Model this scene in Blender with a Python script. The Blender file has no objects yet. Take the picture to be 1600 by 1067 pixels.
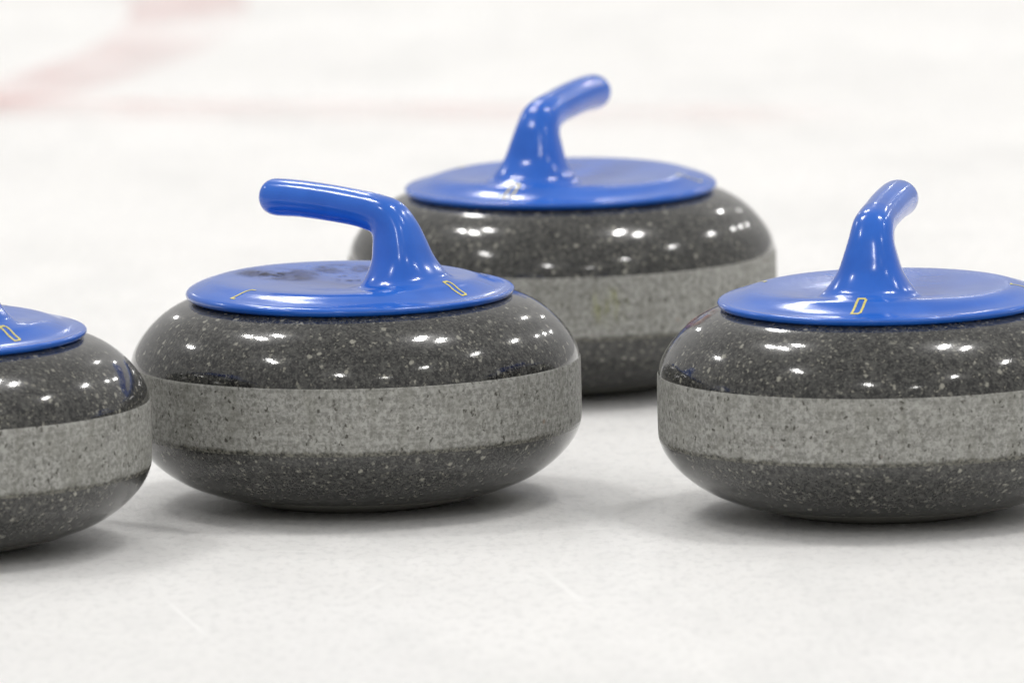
import bpy, bmesh, math, random
from mathutils import Vector, Matrix
from mathutils.bvhtree import BVHTree

random.seed(7)
scene = bpy.context.scene
col = scene.collection
R = math.radians

# ---------------------------------------------------------------- render
scene.render.engine = 'CYCLES'
scene.view_settings.view_transform = 'Standard'
scene.view_settings.look = 'None'
scene.view_settings.exposure = 0.0
scene.view_settings.gamma = 1.0
scene.view_settings.use_curve_mapping = False
scene.cycles.use_denoising = True
scene.cycles.max_bounces = 8
scene.cycles.sample_clamp_indirect = 6.0
scene.cycles.caustics_reflective = False
scene.cycles.caustics_refractive = False

# ---------------------------------------------------------------- node helpers
class NT:
    def __init__(s, mat):
        s.t = mat.node_tree
        s.n = s.t.nodes
    def new(s, kind, **kw):
        n = s.n.new(kind)
        for k, v in kw.items():
            setattr(n, k, v)
        return n
    def put(s, sock, v):
        if hasattr(v, 'is_output') or isinstance(v, bpy.types.NodeSocket):
            s.t.links.new(v, sock)
        else:
            sock.default_value = v
    def math(s, op, a, b=0.0, c=0.0, clamp=False):
        n = s.new('ShaderNodeMath', operation=op, use_clamp=clamp)
        s.put(n.inputs[0], a); s.put(n.inputs[1], b)
        s.put(n.inputs[2], c)
        return n.outputs[0]
    def ramp(s, v, lo, hi, smooth=True):
        n = s.new('ShaderNodeMapRange', interpolation_type='SMOOTHSTEP' if smooth else 'LINEAR')
        s.put(n.inputs['Value'], v)
        n.inputs['From Min'].default_value = lo
        n.inputs['From Max'].default_value = hi
        return n.outputs[0]
    def mix(s, f, a, b):
        n = s.new('ShaderNodeMix', data_type='RGBA')
        s.put(n.inputs[0], f)
        s.put(n.inputs[6], a); s.put(n.inputs[7], b)
        return n.outputs[2]
    def noise(s, vec, scale, detail=2.0, rough=0.5, w=None, dist=0.0):
        n = s.new('ShaderNodeTexNoise', noise_dimensions='4D' if w is not None else '3D')
        s.put(n.inputs['Vector'], vec)
        if w is not None:
            s.put(n.inputs['W'], w)
        n.inputs['Scale'].default_value = scale
        n.inputs['Detail'].default_value = detail
        n.inputs['Roughness'].default_value = rough
        n.inputs['Distortion'].default_value = dist
        return n.outputs[0]
    def voro(s, vec, scale, w=None, out='Distance', rnd=1.0):
        n = s.new('ShaderNodeTexVoronoi', voronoi_dimensions='4D' if w is not None else '3D')
        s.put(n.inputs['Vector'], vec)
        if w is not None:
            s.put(n.inputs['W'], w)
        n.inputs['Scale'].default_value = scale
        n.inputs['Randomness'].default_value = rnd
        return n.outputs[out]
    def coord(s, which='Object'):
        return s.new('ShaderNodeTexCoord').outputs[which]
    def sep(s, v):
        n = s.new('ShaderNodeSeparateXYZ'); s.put(n.inputs[0], v)
        return n.outputs
    def scalevec(s, v, sc):
        n = s.new('ShaderNodeMapping')
        s.put(n.inputs['Vector'], v)
        n.inputs['Scale'].default_value = sc
        return n.outputs[0]
    def bump(s, h, strength, dist):
        n = s.new('ShaderNodeBump')
        n.inputs['Strength'].default_value = strength
        n.inputs['Distance'].default_value = dist
        s.put(n.inputs['Height'], h)
        return n.outputs[0]

def rgb(*c):
    return (c[0], c[1], c[2], 1.0)

def mat(name):
    m = bpy.data.materials.new(name)
    m.use_nodes = True
    nt = NT(m)
    return m, nt, nt.n['Principled BSDF']

def rand_w(nt):
    o = nt.new('ShaderNodeObjectInfo')
    l = nt.sep(o.outputs['Location'])
    return nt.math('ADD', nt.math('MULTIPLY', l[0], 3.1), nt.math('MULTIPLY', l[1], 1.7))

# ---- polished granite
def make_granite():
    m, nt, b = mat('polished_granite')
    P = nt.coord('Object'); w = rand_w(nt)
    z = nt.sep(P)[2]
    wob = nt.new('ShaderNodeTexNoise', noise_dimensions='3D')
    nt.put(wob.inputs['Vector'], P); wob.inputs['Scale'].default_value = 420; wob.inputs['Detail'].default_value = 2
    va = nt.new('ShaderNodeVectorMath', operation='MULTIPLY_ADD')
    nt.put(va.inputs[0], wob.outputs['Color']); va.inputs[1].default_value = (.0034, .0034, .0034); nt.put(va.inputs[2], P)
    Q = va.outputs[0]
    g1 = nt.noise(P, 260, 3, 0.65, w)                    # mineral grains
    g2 = nt.noise(P, 620, 2, 0.6, w)
    cl = nt.noise(P, 34, 4, 0.62, w)
    c = nt.mix(nt.ramp(g1, 0.40, 0.62), rgb(.010, .0105, .0105), rgb(.054, .054, .050))
    c = nt.mix(nt.math('MULTIPLY', nt.ramp(g2, 0.47, 0.66), .62), c, rgb(.112, .112, .101))
    # pale feldspar specks, ragged and in loose clusters
    rc = nt.sep(nt.voro(Q, 480, w, 'Color'))
    v = nt.voro(Q, 480, w)
    pick = nt.ramp(nt.math('ADD', rc[0], nt.math('MULTIPLY', cl, .50)), 0.98, 1.20)
    sp = nt.math('MULTIPLY', nt.ramp(v, 0.62, 0.30), pick)
    c = nt.mix(nt.math('MULTIPLY', sp, .62), c, rgb(.30, .29, .24))
    rcb = nt.sep(nt.voro(Q, 205, nt.math('ADD', w, 2.0), 'Color'))
    vb = nt.voro(Q, 205, nt.math('ADD', w, 2.0))
    spb = nt.math('MULTIPLY', nt.ramp(vb, 0.46, 0.22), nt.ramp(nt.math('ADD', rcb[0], nt.math('MULTIPLY', cl, .3)), 0.80, 1.02))
    c = nt.mix(nt.math('MULTIPLY', spb, .62), c, rgb(.42, .41, .35))
    # dark biotite flecks
    v2 = nt.voro(Q, 360, nt.math('ADD', w, 5.0))
    rc2 = nt.sep(nt.voro(Q, 360, nt.math('ADD', w, 5.0), 'Color'))
    fl = nt.math('MULTIPLY', nt.ramp(v2, 0.6, 0.3), nt.ramp(rc2[1], 0.62, 0.75))
    c = nt.mix(nt.math('MULTIPLY', fl, .75), c, rgb(.014, .014, .014))
    # unpolished, worn rim round the running surface
    dull = nt.ramp(nt.math('ADD', z, nt.math('MULTIPLY', nt.noise(P, 40, 2, .5, w), .0016)), 0.0112, 0.0100)
    c = nt.mix(nt.math('MULTIPLY', dull, .70), c, rgb(.22, .218, .185))
    nt.put(b.inputs['Base Color'], c)
    r = nt.math('ADD', 0.055, nt.math('MULTIPLY', nt.noise(P, 30, 3, .6, w), 0.05))
    r = nt.math('ADD', r, nt.math('MULTIPLY', dull, .4))
    nt.put(b.inputs['Roughness'], r)
    b.inputs['IOR'].default_value = 1.52
    b.inputs['Coat Weight'].default_value = .34
    b.inputs['Coat Roughness'].default_value = .27
    nt.put(b.inputs['Normal'], nt.bump(nt.math('ADD', g2, nt.math('MULTIPLY', nt.noise(P, 90, 2, .5, w), .6)), 0.05, .0006))
    return m

# ---- the rough striking band ground into each stone
def make_band():
    m, nt, b = mat('striking_band_granite')
    P = nt.coord('Object'); w = rand_w(nt)
    z = nt.sep(P)[2]
    g = nt.noise(P, 340, 3, .65, w)
    c = nt.mix(nt.ramp(g, .36, .64), rgb(.195, .195, .180), rgb(.385, .385, .362))
    big = nt.noise(P, 48, 4, .65, w)
    c = nt.mix(nt.math('MULTIPLY', nt.ramp(big, .44, .68), .42), c, rgb(.215, .215, .190))
    # turning marks left by the grinding wheel and vertical knocks
    st = nt.noise(nt.scalevec(P, (8, 8, 420)), 1.0, 3, .6, w)
    c = nt.mix(nt.math('MULTIPLY', nt.ramp(st, .47, .66), .22), c, rgb(.46, .46, .435))
    vs = nt.noise(nt.scalevec(P, (120, 120, 16)), 1.0, 2, .5, w)
    c = nt.mix(nt.math('MULTIPLY', nt.ramp(vs, .50, .68), .34), c, rgb(.185, .185, .16))
    # pits
    wob = nt.new('ShaderNodeTexNoise', noise_dimensions='3D')
    nt.put(wob.inputs['Vector'], P); wob.inputs['Scale'].default_value = 330; wob.inputs['Detail'].default_value = 2
    va = nt.new('ShaderNodeVectorMath', operation='MULTIPLY_ADD')
    nt.put(va.inputs[0], wob.outputs['Color']); va.inputs[1].default_value = (.0050, .0050, .0050); nt.put(va.inputs[2], P)
    Q = nt.scalevec(va.outputs[0], (1, 1, .62))
    v = nt.voro(Q, 340, w)
    rc = nt.sep(nt.voro(Q, 340, w, 'Color'))
    pit = nt.math('MULTIPLY', nt.ramp(v, .46, .22), nt.ramp(nt.math('ADD', rc[0], nt.math('MULTIPLY', big, .4)), .72, .88))
    c = nt.mix(nt.math('MULTIPLY', pit, .88), c, rgb(.055, .052, .042))
    v3 = nt.voro(Q, 560, nt.math('ADD', w, 3.0))
    rc3 = nt.sep(nt.voro(Q, 560, nt.math('ADD', w, 3.0), 'Color'))
    pit2 = nt.math('MULTIPLY', nt.ramp(v3, .6, .3), nt.ramp(rc3[0], .52, .72))
    c = nt.mix(nt.math('MULTIPLY', pit2, .50), c, rgb(.11, .108, .092))
    lt = nt.math('MULTIPLY', nt.ramp(v3, .6, .3), nt.ramp(rc3[1], .75, .9))
    c = nt.mix(nt.math('MULTIPLY', lt, .45), c, rgb(.50, .50, .46))
    rust = nt.math('MULTIPLY', nt.ramp(nt.voro(P, 60, nt.math('ADD', w, 9.0)), .13, .06), .55)
    c = nt.mix(rust, c, rgb(.20, .12, .075))
    # the band fades raggedly into the polish at its lower edge
    e = nt.math('ADD', z, nt.math('MULTIPLY', nt.math('SUBTRACT', nt.noise(P, 160, 3, .6, w), .5), .0075))
    edge = nt.ramp(e, .0520, .0494)
    ge = nt.mix(nt.ramp(nt.noise(P, 420, 3, .65, w), .38, .62), rgb(.045, .045, .041), rgb(.180, .176, .148))
    c = nt.mix(edge, c, ge)
    nt.put(b.inputs['Base Color'], c)
    nt.put(b.inputs['Roughness'], nt.math('SUBTRACT', .62, nt.math('MULTIPLY', edge, .40)))
    b.inputs['Specular IOR Level'].default_value = .35
    nt.put(b.inputs['Normal'], nt.bump(nt.math('SUBTRACT', g, pit), .25, .0006))
    return m

# ---- blue moulded plastic
def make_blue():
    m, nt, b = mat('blue_plastic')
    P = nt.coord('Object'); w = rand_w(nt)
    n1 = nt.noise(P, 26, 4, .6, w)
    c = nt.mix(nt.ramp(n1, .35, .68), rgb(.009, .116, .560), rgb(.017, .142, .640))
    sc = nt.noise(nt.scalevec(P, (260, 40, 60)), 1.0, 2, .6, w)
    nt.put(b.inputs['Base Color'], c)
    r = nt.math('ADD', .12, nt.math('MULTIPLY', nt.noise(P, 55, 4, .65, w), .14))
    r = nt.math('ADD', r, nt.math('MULTIPLY', nt.ramp(sc, .60, .76), .06))
    nt.put(b.inputs['Roughness'], r)
    b.inputs['IOR'].default_value = 1.5
    b.inputs['Coat Weight'].default_value = .35
    b.inputs['Coat Roughness'].default_value = .09
    nt.put(b.inputs['Normal'], nt.bump(nt.noise(P, 320, 3, .6, w), .05, .0004))
    return m

def flat_mat(name, c, rough=.45):
    m, nt, b = mat(name)
    P = nt.coord('Object')
    n = nt.noise(P, 420, 2, .6)
    nt.put(b.inputs['Base Color'], nt.mix(nt.ramp(n, .35, .70), rgb(*c), rgb(c[0]*.75, c[1]*.75, c[2]*.75)))
    b.inputs['Roughness'].default_value = rough
    return m

# ---- smears, scuffs and a painted handle reflection, with ragged, thinning edges
def patch_mat(name, c, rough, scale, lo, hi, amount=.9, stretch=(1, 1, 1)):
    m, nt, b = mat(name)
    uv = nt.coord('UV')
    P = nt.coord('Object')
    s = nt.sep(uv)
    dx = nt.math('SUBTRACT', s[0], .5); dy = nt.math('SUBTRACT', s[1], .5)
    d = nt.math('SQRT', nt.math('ADD', nt.math('MULTIPLY', dx, dx), nt.math('MULTIPLY', dy, dy)))
    fall = nt.ramp(d, .5, .12)
    n = nt.noise(nt.scalevec(P, stretch), scale, 4, .65)
    a = nt.math('MULTIPLY', nt.math('MULTIPLY', nt.ramp(n, lo, hi), nt.ramp(fall, 0.0, .6)), amount)
    b.inputs['Base Color'].default_value = rgb(*c)
    b.inputs['Roughness'].default_value = rough
    nt.put(b.inputs['Alpha'], a)
    return m

# ---- ice
def make_ice():
    m, nt, b = mat('pebbled_ice')
    P = nt.coord('Object')
    x, y, z = nt.sep(P)
    big = nt.noise(P, 1.7, 4, .6)
    mid = nt.noise(nt.scalevec(P, (9, 3.2, 9)), 1.0, 4, .62)
    c = nt.mix(nt.ramp(big, .33, .68), rgb(.838, .834, .824), rgb(.90, .896, .886))
    c = nt.mix(nt.math('MULTIPLY', nt.ramp(mid, .43, .70), .62), c, rgb(.745, .746, .738))
    fine = nt.noise(nt.scalevec(P, (150, 62, 95)), 1.0, 3, .65)
    c = nt.mix(nt.math('MULTIPLY', nt.ramp(fine, .46, .68), .42), c, rgb(.66, .661, .657))
    # scratches: (x0,y0,x1,y1,half width, strength)
    tot = None
    for (x0, y0, x1, y1, hw, k) in SCRATCHES:
        ax, ay = x1 - x0, y1 - y0
        L = math.hypot(ax, ay); ux, uy = ax / L, ay / L
        px = nt.math('SUBTRACT', x, x0); py = nt.math('SUBTRACT', y, y0)
        t = nt.math('ADD', nt.math('MULTIPLY', px, ux), nt.math('MULTIPLY', py, uy))
        q = nt.math('ABSOLUTE', nt.math('ADD', nt.math('MULTIPLY', px, -uy), nt.math('MULTIPLY', py, ux)))
        on = nt.math('MULTIPLY', nt.ramp(q, hw, hw * .2),
                     nt.ramp(nt.math('ABSOLUTE', nt.math('SUBTRACT', t, L / 2)), L / 2, L * .15))
        on = nt.math('MULTIPLY', on, k)
        tot = on if tot is None else nt.math('MAXIMUM', tot, on)
    if tot is not None:
        c = nt.mix(tot, c, rgb(.95, .95, .94))
    nt.put(b.inputs['Base Color'], c)
    rr = nt.math('ADD', .30, nt.math('MULTIPLY', mid, .22))
    nt.put(b.inputs['Roughness'], rr)
    b.inputs['IOR'].default_value = 1.31
    # ice is translucent: light spreads a few centimetres inside it
    b.subsurface_method = 'BURLEY'
    b.inputs['Subsurface Weight'].default_value = .75
    b.inputs['Subsurface Radius'].default_value = (1.0, 1.0, 1.0)
    b.inputs['Subsurface Scale'].default_value = .030
    h = nt.math('ADD', nt.math('MULTIPLY', fine, 1.0), nt.noise(nt.scalevec(P, (260, 160, 200)), 1.0, 2, .5))
    nt.put(b.inputs['Normal'], nt.bump(h, .45, .0016))
    return m

def paint_mat(name, c, lo, hi, amount, fade=None):
    m, nt, b = mat(name)
    P = nt.coord('Object')
    n = nt.noise(P, 7.0, 4, .65)
    wear = nt.ramp(nt.noise(P, 1.6, 2, .5), .30, .58)
    a = nt.math('MULTIPLY', nt.math('MULTIPLY', nt.ramp(n, lo, hi), wear), amount)
    if fade:
        a = nt.math('MULTIPLY', a, nt.ramp(nt.sep(P)[0], fade[1], fade[0]))      # worn away towards its end
    b.inputs['Base Color'].default_value = rgb(*c)
    b.inputs['Roughness'].default_value = .5
    nt.put(b.inputs['Alpha'], a)
    return m

# ---------------------------------------------------------------- object helpers
def link(o, parent=None):
    col.objects.link(o)
    if parent is not None:
        o.parent = parent
    return o

def mesh_obj(name, verts, faces, m, parent=None, smooth=True, uvs=None):
    me = bpy.data.meshes.new(name)
    me.from_pydata([tuple(v) for v in verts], [], faces)
    if smooth:
        me.polygons.foreach_set('use_smooth', [True] * len(me.polygons))
    if uvs is not None:
        lay = me.uv_layers.new(name='UVMap')
        for lp in me.loops:
            lay.data[lp.index].uv = uvs[lp.vertex_index]
    me.materials.append(m)
    me.update()
    return link(bpy.data.objects.new(name, me), parent)

def catmull(pts, per):
    """centripetal-ish smooth interpolation of a list of equal-length tuples"""
    out = []
    n = len(pts)
    for i in range(n - 1):
        p0 = pts[max(i - 1, 0)]; p1 = pts[i]; p2 = pts[i + 1]; p3 = pts[min(i + 2, n - 1)]
        def dist(a, b):
            return max(1e-6, math.sqrt(sum((q - r) ** 2 for q, r in zip(a, b)))) ** .5
        d1, d2, d3 = dist(p0, p1), dist(p1, p2), dist(p2, p3)
        if i == 0: d1 = d2
        if i == n - 2: d3 = d2
        m1 = []; m2 = []
        for a, b_, c, d in zip(p0, p1, p2, p3):
            if i == 0: a = 2 * b_ - c
            if i == n - 2: d = 2 * c - b_
            m1.append(d2 * ((b_ - a) / d1 - (c - a) / (d1 + d2) + (c - b_) / d2))
            m2.append(d2 * ((c - b_) / d2 - (d - b_) / (d2 + d3) + (d - c) / d3))
        for k in range(per):
            t = k / per
            h00 = 2*t**3 - 3*t**2 + 1; h10 = t**3 - 2*t**2 + t
            h01 = -2*t**3 + 3*t**2; h11 = t**3 - t**2
            out.append(tuple(h00*b_ + h10*u + h01*c + h11*v for b_, c, u, v in zip(p1, p2, m1, m2)))
    out.append(tuple(pts[-1]))
    return out

def lathe(name, prof, m, parent, seg=160, close_ends=True):
    V, F = [], []
    for (r, z) in prof:
        for k in range(seg):
            a = 2 * math.pi * k / seg
            V.append((r * math.cos(a), r * math.sin(a), z))
    for i in range(len(prof) - 1):
        for k in range(seg):
            k2 = (k + 1) % seg
            F.append((i*seg + k, i*seg + k2, (i+1)*seg + k2, (i+1)*seg + k))
    if close_ends:
        F.append(tuple(reversed(range(seg))))
        F.append(tuple((len(prof)-1)*seg + k for k in range(seg)))
    return mesh_obj(name, V, F, m, parent)

# ---------------------------------------------------------------- layout numbers
ROLL = .0215
STONES = [  # x, y, azimuth of the stem (deg, 0 = to the right, 90 = to the camera)
    dict(x=0.0, y=0.0, az=37),
    dict(x=0.1425, y=0.533, az=114),
    dict(x=0.339, y=-0.10, az=102.5),
    dict(x=-0.2765, y=-0.165, az=46),
]
CAM = dict(dist=9.94, theta=7.6, f=24000.0, cx=555.0, cy=562.0, zref=.091)
SCRATCHES = []
LAMPS = []
SCRATCHES = [(-.235, -.530, -.120, -.590, .0016, .8), (-.124, -.405, -.090, -.600, .0016, .8),
             (-.230, -.475, -.175, -.330, .0014, .6), (-.060, -.222, -.020, -.234, .0030, .7),
             (.000, -.420, .018, -.365, .0026, .7), (.310, -.500, .340, -.476, .0014, .6),
             (.362, -.520, .415, -.480, .0014, .7), (.250, -.672, .360, -.765, .0016, .6),
             (.110, -.300, .145, -.520, .0035, .5),
             (-.200, -.690, -.060, -.640, .0010, .7), (-.050, -.500, .110, -.560, .0010, .6), (.180, -.560, .230, -.700, .0012, .6),
             (.060, -.610, .190, -.640, .0009, .6), (-.150, -.260, -.080, -.330, .0012, .5), (.240, -.420, .420, -.600, .0010, .55),
             (.070, -.180, .180, -.150, .0014, .6), (-.020, -.740, .130, -.700, .0009, .6)]
# ceiling lamps of the rink: x, y, height, radius, watts
LAMPS = [(-4.0, 3.2, 8, .11, 66), (-3.6, 2.3, 8, .13, 90), (-2.7, 2.5, 8, .11, 66),
         (2.65, .9, 8, .16, 135), (3.7, .9, 8, .13, 85),
         (-1.9, 8.8, 8, .30, 99), (-1.0, 8.8, 8, .30, 99),
         (-7.0, 25.0, 8, .34, 121), (-9.0, 6.4, 8, .18, 99), (-5.0, -2.3, 8, .20, 77),
         (7.3, -.1, 8, .17, 66), (5.3, -5.3, 8, .14, 66), (8.7, 5.6, 8, .16, 99),
         (6.6, 13.9, 8, .16, 99), (10.6, 11.6, 8, .16, 77), (11.5, 15.5, 8, .16, 88), (9.5, 25.7, 8, .18, 99),
         (12.7, 21.0, 8, .17, 99), (-1.5, -9.0, 8, .34, 150), (3.5, -12.0, 8, .34, 88), (.5, 17.0, 8, .34, 55), (2.0, 30.0, 8, .34, 55)]

M_GRANITE = make_granite()
M_BAND = make_band()
M_BLUE = make_blue()
M_YELLOW = flat_mat('yellow_marking_paint', (.80, .70, .16), .45)
M_SCUFF_REFLECTION = patch_mat('black_rubber_scuff_and_reflection', (.012, .012, .02), .6, 150, .55, .63, .75)
M_RED_SMEAR = patch_mat('rust_red_smear', (.20, .055, .035), .5, 120, .40, .65, .6)
M_BLUE_SMEAR = patch_mat('dark_blue_smear', (.02, .03, .12), .4, 120, .45, .70, .5)
M_GREEN_SMEAR = patch_mat('yellow_green_smear', (.36, .38, .06), .6, 1.0, .46, .68, .36, (260, 260, 60))

# ---------------------------------------------------------------- one stone
LOWER = [(.1455, .0520), (.1450, .0480), (.1425, .0415), (.1365, .0330), (.1270, .0240), (.1130, .0150), (.0950, .0082), (.0800, .0040), (.0680, .0012), (.0640, .0)]
UPPER = [(.1455, .0870), (.1452, .0920), (.1435, .0985), (.1395, .1060), (.1325, .1148), (.1235, .1228), (.1130, .1288), (.1010, .1325), (.0900, .1335)]

def body_profile():
    lo = catmull(LOWER, 6)[::-1]
    up = catmull(UPPER, 6)
    lo = [(.0560, .0012), (.0600, .0002)] + lo
    return lo, up

N = 96      # verts round the handle rings
def handle_rings():
    """closed rings from the underside of the cap over its rim and dish, up the stem and along the grip"""
    def circ(r, z, dip=0.0):
        out = []
        for k in range(N):
            a = 2 * math.pi * k / N
            lobe = (.5 + .5 * math.cos(a)) ** 1.15
            out.append((r * math.cos(a), r * math.sin(a), z - dip * lobe))
        return out
    def stem(cu, ch, tilt, a_, b_, sq=2.0, rise=0.0):
        # tilt 0: horizontal ring; 90: ring across the grip which runs towards -u
        t = R(tilt); out = []
        for k in range(N):
            a = 2 * math.pi * k / N
            ca, sa = math.cos(a), math.sin(a)
            g = (abs(ca) ** sq + abs(sa) ** sq) ** (-1.0 / sq)
            p = a_ * ca * g; q = b_ * sa * g
            out.append((cu + p * math.cos(t), q, ch + p * math.sin(t) + rise * (.5 + .5 * ca)))
        return out
    def mixring(A, B, f, zoff=0.0, zA=.6):
        return [tuple(a[i] * (1 - f) + b[i] * f for i in range(2)) + (a[2]*(1-zA) + b[2]*zA + zoff,) for a, b in zip(A, B)]
    base = stem(.0445, .1412, 0, .0310, .0350, 2.0, .0058)
    crest = circ(.0855, .1455, .0036)
    rings = [circ(.0960, .1318), circ(.1025, .1322), circ(.1054, .1336), circ(.1064, .1360), circ(.1052, .1384, .0013),
             circ(.1008, .1411, .0039), circ(.0940, .1435, .0050), crest,
             mixring(crest, base, .40, .0002, .45), mixring(crest, base, .75, -.0004, .85),
             base,
             stem(.0447, .1447, 0, .0262, .0304, 2.1, .0044),
             stem(.0444, .1510, 1, .0218, .0256, 2.3, .0022),
             stem(.0430, .1600, 4, .0175, .0205, 2.6),
             stem(.0404, .1700, 10, .0152, .0170, 2.7),
             stem(.0370, .1785, 24, .0138, .0145, 2.6),
             stem(.0305, .1855, 50, .0132, .0134, 2.4),
             stem(.0205, .1884, 75, .0122, .0128, 2.2),
             stem(.0090, .1902, 85, .0118, .0127),
             stem(-.0150, .1925, 87, .0118, .0128),
             stem(-.0395, .1938, 89, .0119, .0131),
             stem(-.0560, .1938, 88, .0121, .0134),
             stem(-.0605, .1940, 89, .0116, .0128),
             stem(-.0639, .1941, 90, .0100, .0111),
             stem(-.0660, .1941, 90, .0069, .0076),
             stem(-.0668, .1941, 90, .0025, .0025)]
    cols = [catmull([rg[k] for rg in rings], 7) for k in range(N)]
    n = len(cols[0])
    fine = [[cols[k][i] for k in range(N)] for i in range(n)]
    return fine, 11 * 7       # split where the stem leaves the cap

def build_handle(root):
    fine, cut = handle_rings()
    V = [v for rg in fine for v in rg]
    def faces(i0, i1):
        return [(i*N + k, i*N + (k+1) % N, (i+1)*N + (k+1) % N, (i+1)*N + k) for i in range(i0, i1) for k in range(N)]
    last = len(fine) - 1
    # normals from the whole moulding so that cap and grip shade as one piece
    tmp = bpy.data.meshes.new('tmp')
    tmp.from_pydata(V, [], faces(0, last)); tmp.update()
    nrm = [v.normal.copy() for v in tmp.vertices]
    bpy.data.meshes.remove(tmp)
    capV = V[:(cut + 1) * N]
    capF = faces(0, cut)
    cap = mesh_obj('handle_cap', capV, capF, M_BLUE, root)
    cap.data.normals_split_custom_set_from_vertices([tuple(n) for n in nrm[:(cut + 1) * N]])
    gV = V[cut * N:]
    gF = [tuple(q - cut * N for q in f) for f in faces(cut, last)]
    gF.append(tuple((last - cut) * N + k for k in range(N)))
    grip = mesh_obj('handle_grip', gV, gF, M_BLUE, root)
    grip.data.normals_split_custom_set_from_vertices([tuple(n) for n in nrm[cut * N:]])
    bv = BVHTree.FromPolygons([Vector(v) for v in V], faces(0, last))
    return cap, grip, bv

def drape(name, strips, bv, m, parent, lift=.00022):
    """flat lettering strips (list of polygons in u,w) laid on the moulding as thin paint"""
    Vt, F = [], []
    for quad in strips:
        # subdivide every stroke along its length so that it follows the curve
        a, b, c, d = quad
        n = 8
        base = len(Vt)
        for i in range(n + 1):
            t = i / n
            for (p, q) in ((a, b), (d, c)):
                u = p[0]*(1-t) + q[0]*t; w = p[1]*(1-t) + q[1]*t
                hit = bv.ray_cast(Vector((u, w, .1535)), Vector((0, 0, -1)))
                z = hit[0].z if hit[0] else .14
                nn = hit[1] if hit[1] else Vector((0, 0, 1))
                if nn.z < 0: nn = -nn
                Vt.append(Vector((u, w, z)) + nn * lift)
        for i in range(n):
            F.append((base + 2*i, base + 2*i + 1, base + 2*i + 3, base + 2*i + 2))
    return mesh_obj(name, Vt, F, m, parent)

def glyph(kind, r0, ang, wid=.0052, hgt=.0160, st=.00150):
    """italic outline letters read from outside the stone; returns quads in (u, w)"""
    sl = .0009
    def seg(p, q):
        dx, dy = q[0]-p[0], q[1]-p[1]; L = math.hypot(dx, dy)
        ex, ey = dx/L*st/2, dy/L*st/2
        nx, ny = -dy/L*st/2, dx/L*st/2
        p = (p[0]-ex, p[1]-ey); q = (q[0]+ex, q[1]+ey)
        return [(p[0]+nx, p[1]+ny), (q[0]+nx, q[1]+ny), (q[0]-nx, q[1]-ny), (p[0]-nx, p[1]-ny)]
    w, h = wid/2, hgt/2
    k = .0016
    if kind == 'D':
        P = [(-w-sl, -h), (w-sl-k*.8, -h), (w-sl+.0003, -h+k), (w+sl-.0002, h-k), (w+sl-k*.8, h), (-w+sl, h), (-w-sl, -h)]
        S = [seg(P[i], P[i+1]) for i in range(len(P)-1)]
    else:
        P = [(-w-sl+.0028, -h), (-w-sl, -h), (-w+sl, h), (w+sl-.002, h)]
        S = [seg(P[i], P[i+1]) for i in range(len(P)-1)]
    ca, sa = math.cos(R(ang)), math.sin(R(ang))
    out = []
    for quad in S:
        qq = []
        for (gx, gy) in quad:
            rr = r0 - gy               # top of the letter points to the centre
            tt = gx                    # reading direction, seen from outside, runs towards +w at angle 0
            qq.append((rr*ca - tt*sa, rr*sa + tt*ca))
        out.append(qq)
    return out

def patch(name, bv, cu, cw, su, sw, rot, m, parent, lift=.00035, top=.1535):
    """a thin stain or painted-in reflection laid on the cap"""
    n = 12; Vt, F, uv = [], [], []
    c, s = math.cos(R(rot)), math.sin(R(rot))
    for i in range(n + 1):
        for j in range(n + 1):
            a, b = (i/n - .5) * su, (j/n - .5) * sw
            u, w = cu + a*c - b*s, cw + a*s + b*c
            hit = bv.ray_cast(Vector((u, w, top)), Vector((0, 0, -1)))
            z = hit[0].z if hit[0] else .14
            Vt.append((u, w, z + lift)); uv.append((i/n, j/n))
    for i in range(n):
        for j in range(n):
            k = i*(n+1) + j
            F.append((k, k+n+1, k+n+2, k+1))
    return mesh_obj(name, Vt, F, m, parent, uvs=uv)

def side_patch(name, prof, a0, a1, z0, z1, m, parent, lift=.0004):
    """a thin smear on the side of the stone between two azimuths and two heights"""
    n = 14; Vt, F, uv = [], [], []
    def rad(z):
        for (r1, q1), (r2, q2) in zip(prof, prof[1:]):
            if q1 <= z <= q2:
                t = (z - q1) / max(1e-9, q2 - q1)
                return r1*(1-t) + r2*t
        return prof[-1][0]
    for i in range(n + 1):
        for j in range(n + 1):
            a = R(a0 + (a1 - a0) * i/n); z = z0 + (z1 - z0) * j/n
            r = rad(z) + lift
            Vt.append((r*math.cos(a), r*math.sin(a), z + lift*.7)); uv.append((i/n, j/n))
    for i in range(n):
        for j in range(n):
            k = i*(n+1) + j
            F.append((k, k+n+1, k+n+2, k+1))
    return mesh_obj(name, Vt, F, m, parent, uvs=uv)

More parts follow.
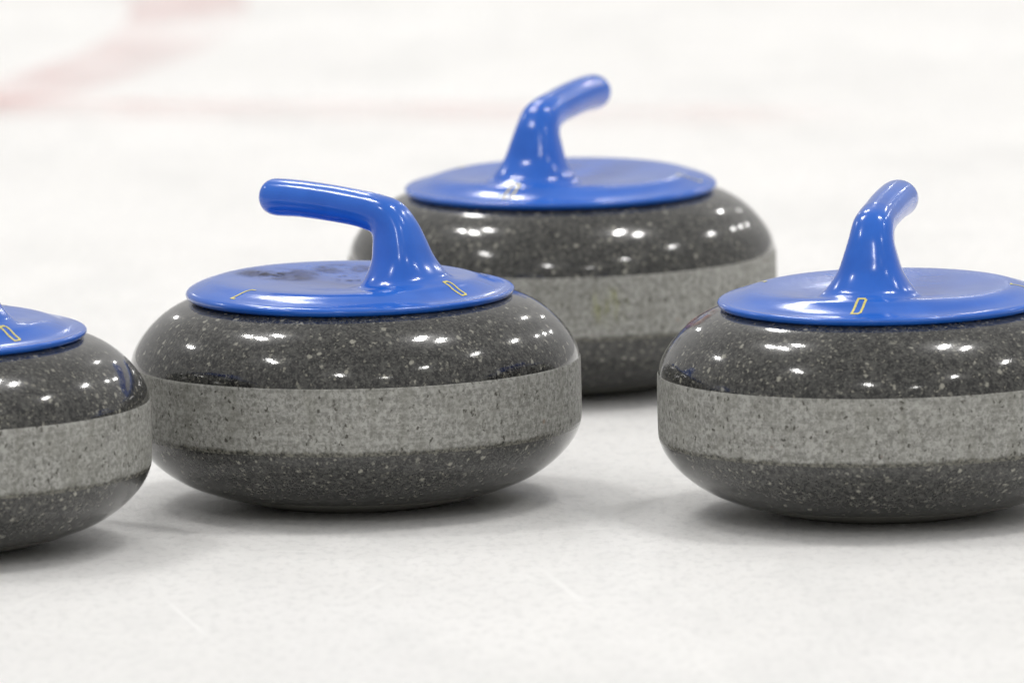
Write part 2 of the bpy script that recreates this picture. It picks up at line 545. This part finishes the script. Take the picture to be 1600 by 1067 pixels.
def make_stone():
    root = bpy.data.objects.new('curling_stone', None)
    root.empty_display_size = .1
    link(root)
    lo, up = body_profile()
    prof = lo + up
    # the body is turned 0.4 mm smaller where the striking band sits
    prof = [(r - .0006 if .0535 < z < .0890 else r, z) for r, z in prof]
    body = lathe('stone_body', prof, M_GRANITE, root)
    def body_r(z):
        for (r1, q1), (r2, q2) in zip(lo + up, (lo + up)[1:]):
            if q1 <= z <= q2:
                return r1 + (r2 - r1) * (z - q1) / max(1e-9, q2 - q1)
        return .1455
    bp = [(body_r(.0470 + .0005*i) - .00006 + .00030 * min(1, i / 7), .0470 + .0005*i) for i in range(13)]
    bp += [(.1459 + .00012*math.sin(math.pi*t), .0545 + .0350*t) for t in (0, .15, .3, .45, .6, .75, .9, 1)] + [(.14582, .0907), (.1451, .0918)]
    band = lathe('striking_band', bp, M_BAND, root, close_ends=False)
    cap, grip, bv = build_handle(root)
    d = drape('letter_marking', glyph('D', .0848, 0), bv, M_YELLOW, cap)
    l1 = drape('letter_marking', glyph('C', .0900, -102), bv, M_YELLOW, cap)
    l2 = drape('letter_marking', glyph('C', .0900, 100), bv, M_YELLOW, cap)
    return root, bv, prof

def children(o):
    return [c for c in bpy.data.objects if c.parent == o]

def copy_tree(o, parent=None):
    c = o.copy()
    col.objects.link(c)
    c.parent = parent
    for ch in children(o):
        copy_tree(ch, c)
    return c

LABELS = ['blue-capped grey curling stone with its grip pointing left, black scuffs on its cap',
          'blue-capped grey curling stone standing farthest back behind the others, slightly blurred',
          'blue-capped grey curling stone cut by the right edge of the picture',
          'blue-capped grey curling stone cut by the left edge of the picture, grip out of view']

proto, BV, PROF = make_stone()
roots = [proto] + [copy_tree(proto) for _ in STONES[1:]]
for rt, st, lb in zip(roots, STONES, LABELS):
    rt.location = (st['x'], st['y'], 0)
    rt.rotation_euler = (0, 0, R(-st['az']))
    rt['label'] = lb
    rt['category'] = 'curling stone'
    rt['group'] = 'blue handled curling stones on the ice'

def part(root, name):
    return [c for c in children(root) if c.name.split('.')[0] == name][0]

# the lid of the first stone is bolted on a little off centre
for nm in ('handle_cap', 'handle_grip'):
    part(roots[0], nm).location = (-.0024 * math.cos(R(37)), -.0024 * math.sin(R(37)), 0)

# wear that belongs to single stones, plus a painted handle reflection on the first cap (angles are in each stone's own frame: 0 = under the letter by the stem)
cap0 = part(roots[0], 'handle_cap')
for (cu, cw, su, sw, rot) in [(-.056, -.0125, .052, .046, 37), (-.0405, .034, .036, .034, 37), (-.010, .012, .026, .034, 37)]:  # first patch is scuffing; the second paints in the elbow's dark reflection
    patch('scuff_and_reflection', BV, cu, cw, su, sw, rot, M_SCUFF_REFLECTION, cap0)
M_SMUDGE_REFLECTION = patch_mat('dark_rubber_smudge_and_reflection', (.006, .013, .110), .3, 45, .36, .64, .50)
for (cu, cw, su, sw, rot) in [(-.052, -.006, .070, .070, 37), (-.034, .038, .050, .045, 37)]:  # first is a stain; the second softly darkens the painted elbow reflection
    patch('smudge_and_reflection', BV, cu, cw, su, sw, rot, M_SMUDGE_REFLECTION, cap0, .0002)
body2 = part(roots[2], 'stone_body')
side_patch('rust_smear', PROF, -95, -64, .118, .1332, M_RED_SMEAR, body2)
side_patch('dark_smear', PROF, -95, -62, .108, .124, M_BLUE_SMEAR, body2)
band1 = part(roots[1], 'striking_band')
side_patch('green_smear', [(.1461, 0), (.1461, 1)], 29, 42, .052, .089, M_GREEN_SMEAR, band1)

# ---------------------------------------------------------------- ice and the paint in it
M_ICE = make_ice()
S = 45.0
ice = mesh_obj('ice', [(-S, -S, 0), (S, -S, 0), (S, S, 0), (-S, S, 0)], [(0, 1, 2, 3)], M_ICE, smooth=False)
ice['kind'] = 'structure'
M_RED = paint_mat('faded_red_ice_paint', (.55, .10, .09), .22, .66, .19)
M_RED2 = paint_mat('faded_red_line_paint', (.58, .16, .13), .22, .66, .24, (.26, .46))
V, F = [], []
cx_, cy_, ro, ri = -1.353, 2.88, 1.270, 1.172
for k in range(241):
    a = 2 * math.pi * k / 240
    V += [(cx_ + ro*math.cos(a), cy_ + ro*math.sin(a), .004), (cx_ + ri*math.cos(a), cy_ + ri*math.sin(a), .004)]
for k in range(240):
    F.append((2*k, 2*k+2, 2*k+3, 2*k+1))
o = mesh_obj('ring_marking', V, F, M_RED, smooth=False); o['kind'] = 'structure'
o = mesh_obj('line_marking', [(-3.0, 2.965, .008), (.46, 1.962, .008), (.46, 2.030, .008), (-3.0, 3.035, .008)], [(0, 1, 2, 3)], M_RED2, smooth=False)
o['kind'] = 'structure'

# ---------------------------------------------------------------- camera
th = R(CAM['theta'])
f = CAM['f']
cam_d = bpy.data.cameras.new('camera')
cam_d.sensor_width = 36.0
cam_d.lens = f / 1600.0 * 36.0
cam_d.clip_start = .5
cam_d.clip_end = 200.0
cam = bpy.data.objects.new('camera', cam_d)
link(cam)
ref = Vector((0, 0, CAM['zref']))
eye = ref + Vector((0, -math.cos(th), math.sin(th))) * CAM['dist']
# aim: the reference point has to land on pixel (cx, cy)
fwd = (ref - eye).normalized()
right = Vector((1, 0, 0)); up = right.cross(fwd).normalized()
rl = ROLL
r2 = right * math.cos(rl) - up * math.sin(rl)
u2 = up * math.cos(rl) + right * math.sin(rl)
axis = (fwd + r2 * ((800 - CAM['cx']) / f) + u2 * ((CAM['cy'] - 533.5) / f)).normalized()
zax = -axis
xax = (r2 - axis * r2.dot(axis)).normalized()
yax = zax.cross(xax)
mw = Matrix((xax, yax, zax)).transposed().to_4x4()
mw.translation = eye
cam.matrix_world = mw
cam_d.dof.use_dof = True
cam_d.dof.focus_distance = CAM['dist'] - .09
cam_d.dof.aperture_fstop = cam_d.lens / 1000.0 / .069
cam_d.dof.aperture_blades = 8
scene.camera = cam

# ---------------------------------------------------------------- light: the rink's ceiling lamps and its dim pale hall
w = bpy.data.worlds.new('World')
scene.world = w
w.use_nodes = True
bg = w.node_tree.nodes['Background']
bg.inputs['Color'].default_value = (1.0, .985, .968, 1)
bg.inputs['Strength'].default_value = .54
GAIN = .90
for (lx, ly, lz, rad, power) in LAMPS:
    ld = bpy.data.lights.new('ceiling_lamp', 'AREA')
    ld.shape = 'ELLIPSE'; ld.size = rad * 1.7; ld.size_y = rad * 6.5; ld.energy = power * GAIN
    ld.color = (1.0, .982, .958)
    lo_ = bpy.data.objects.new('ceiling_lamp', ld)
    lo_.location = (lx, ly, lz)
    link(lo_)
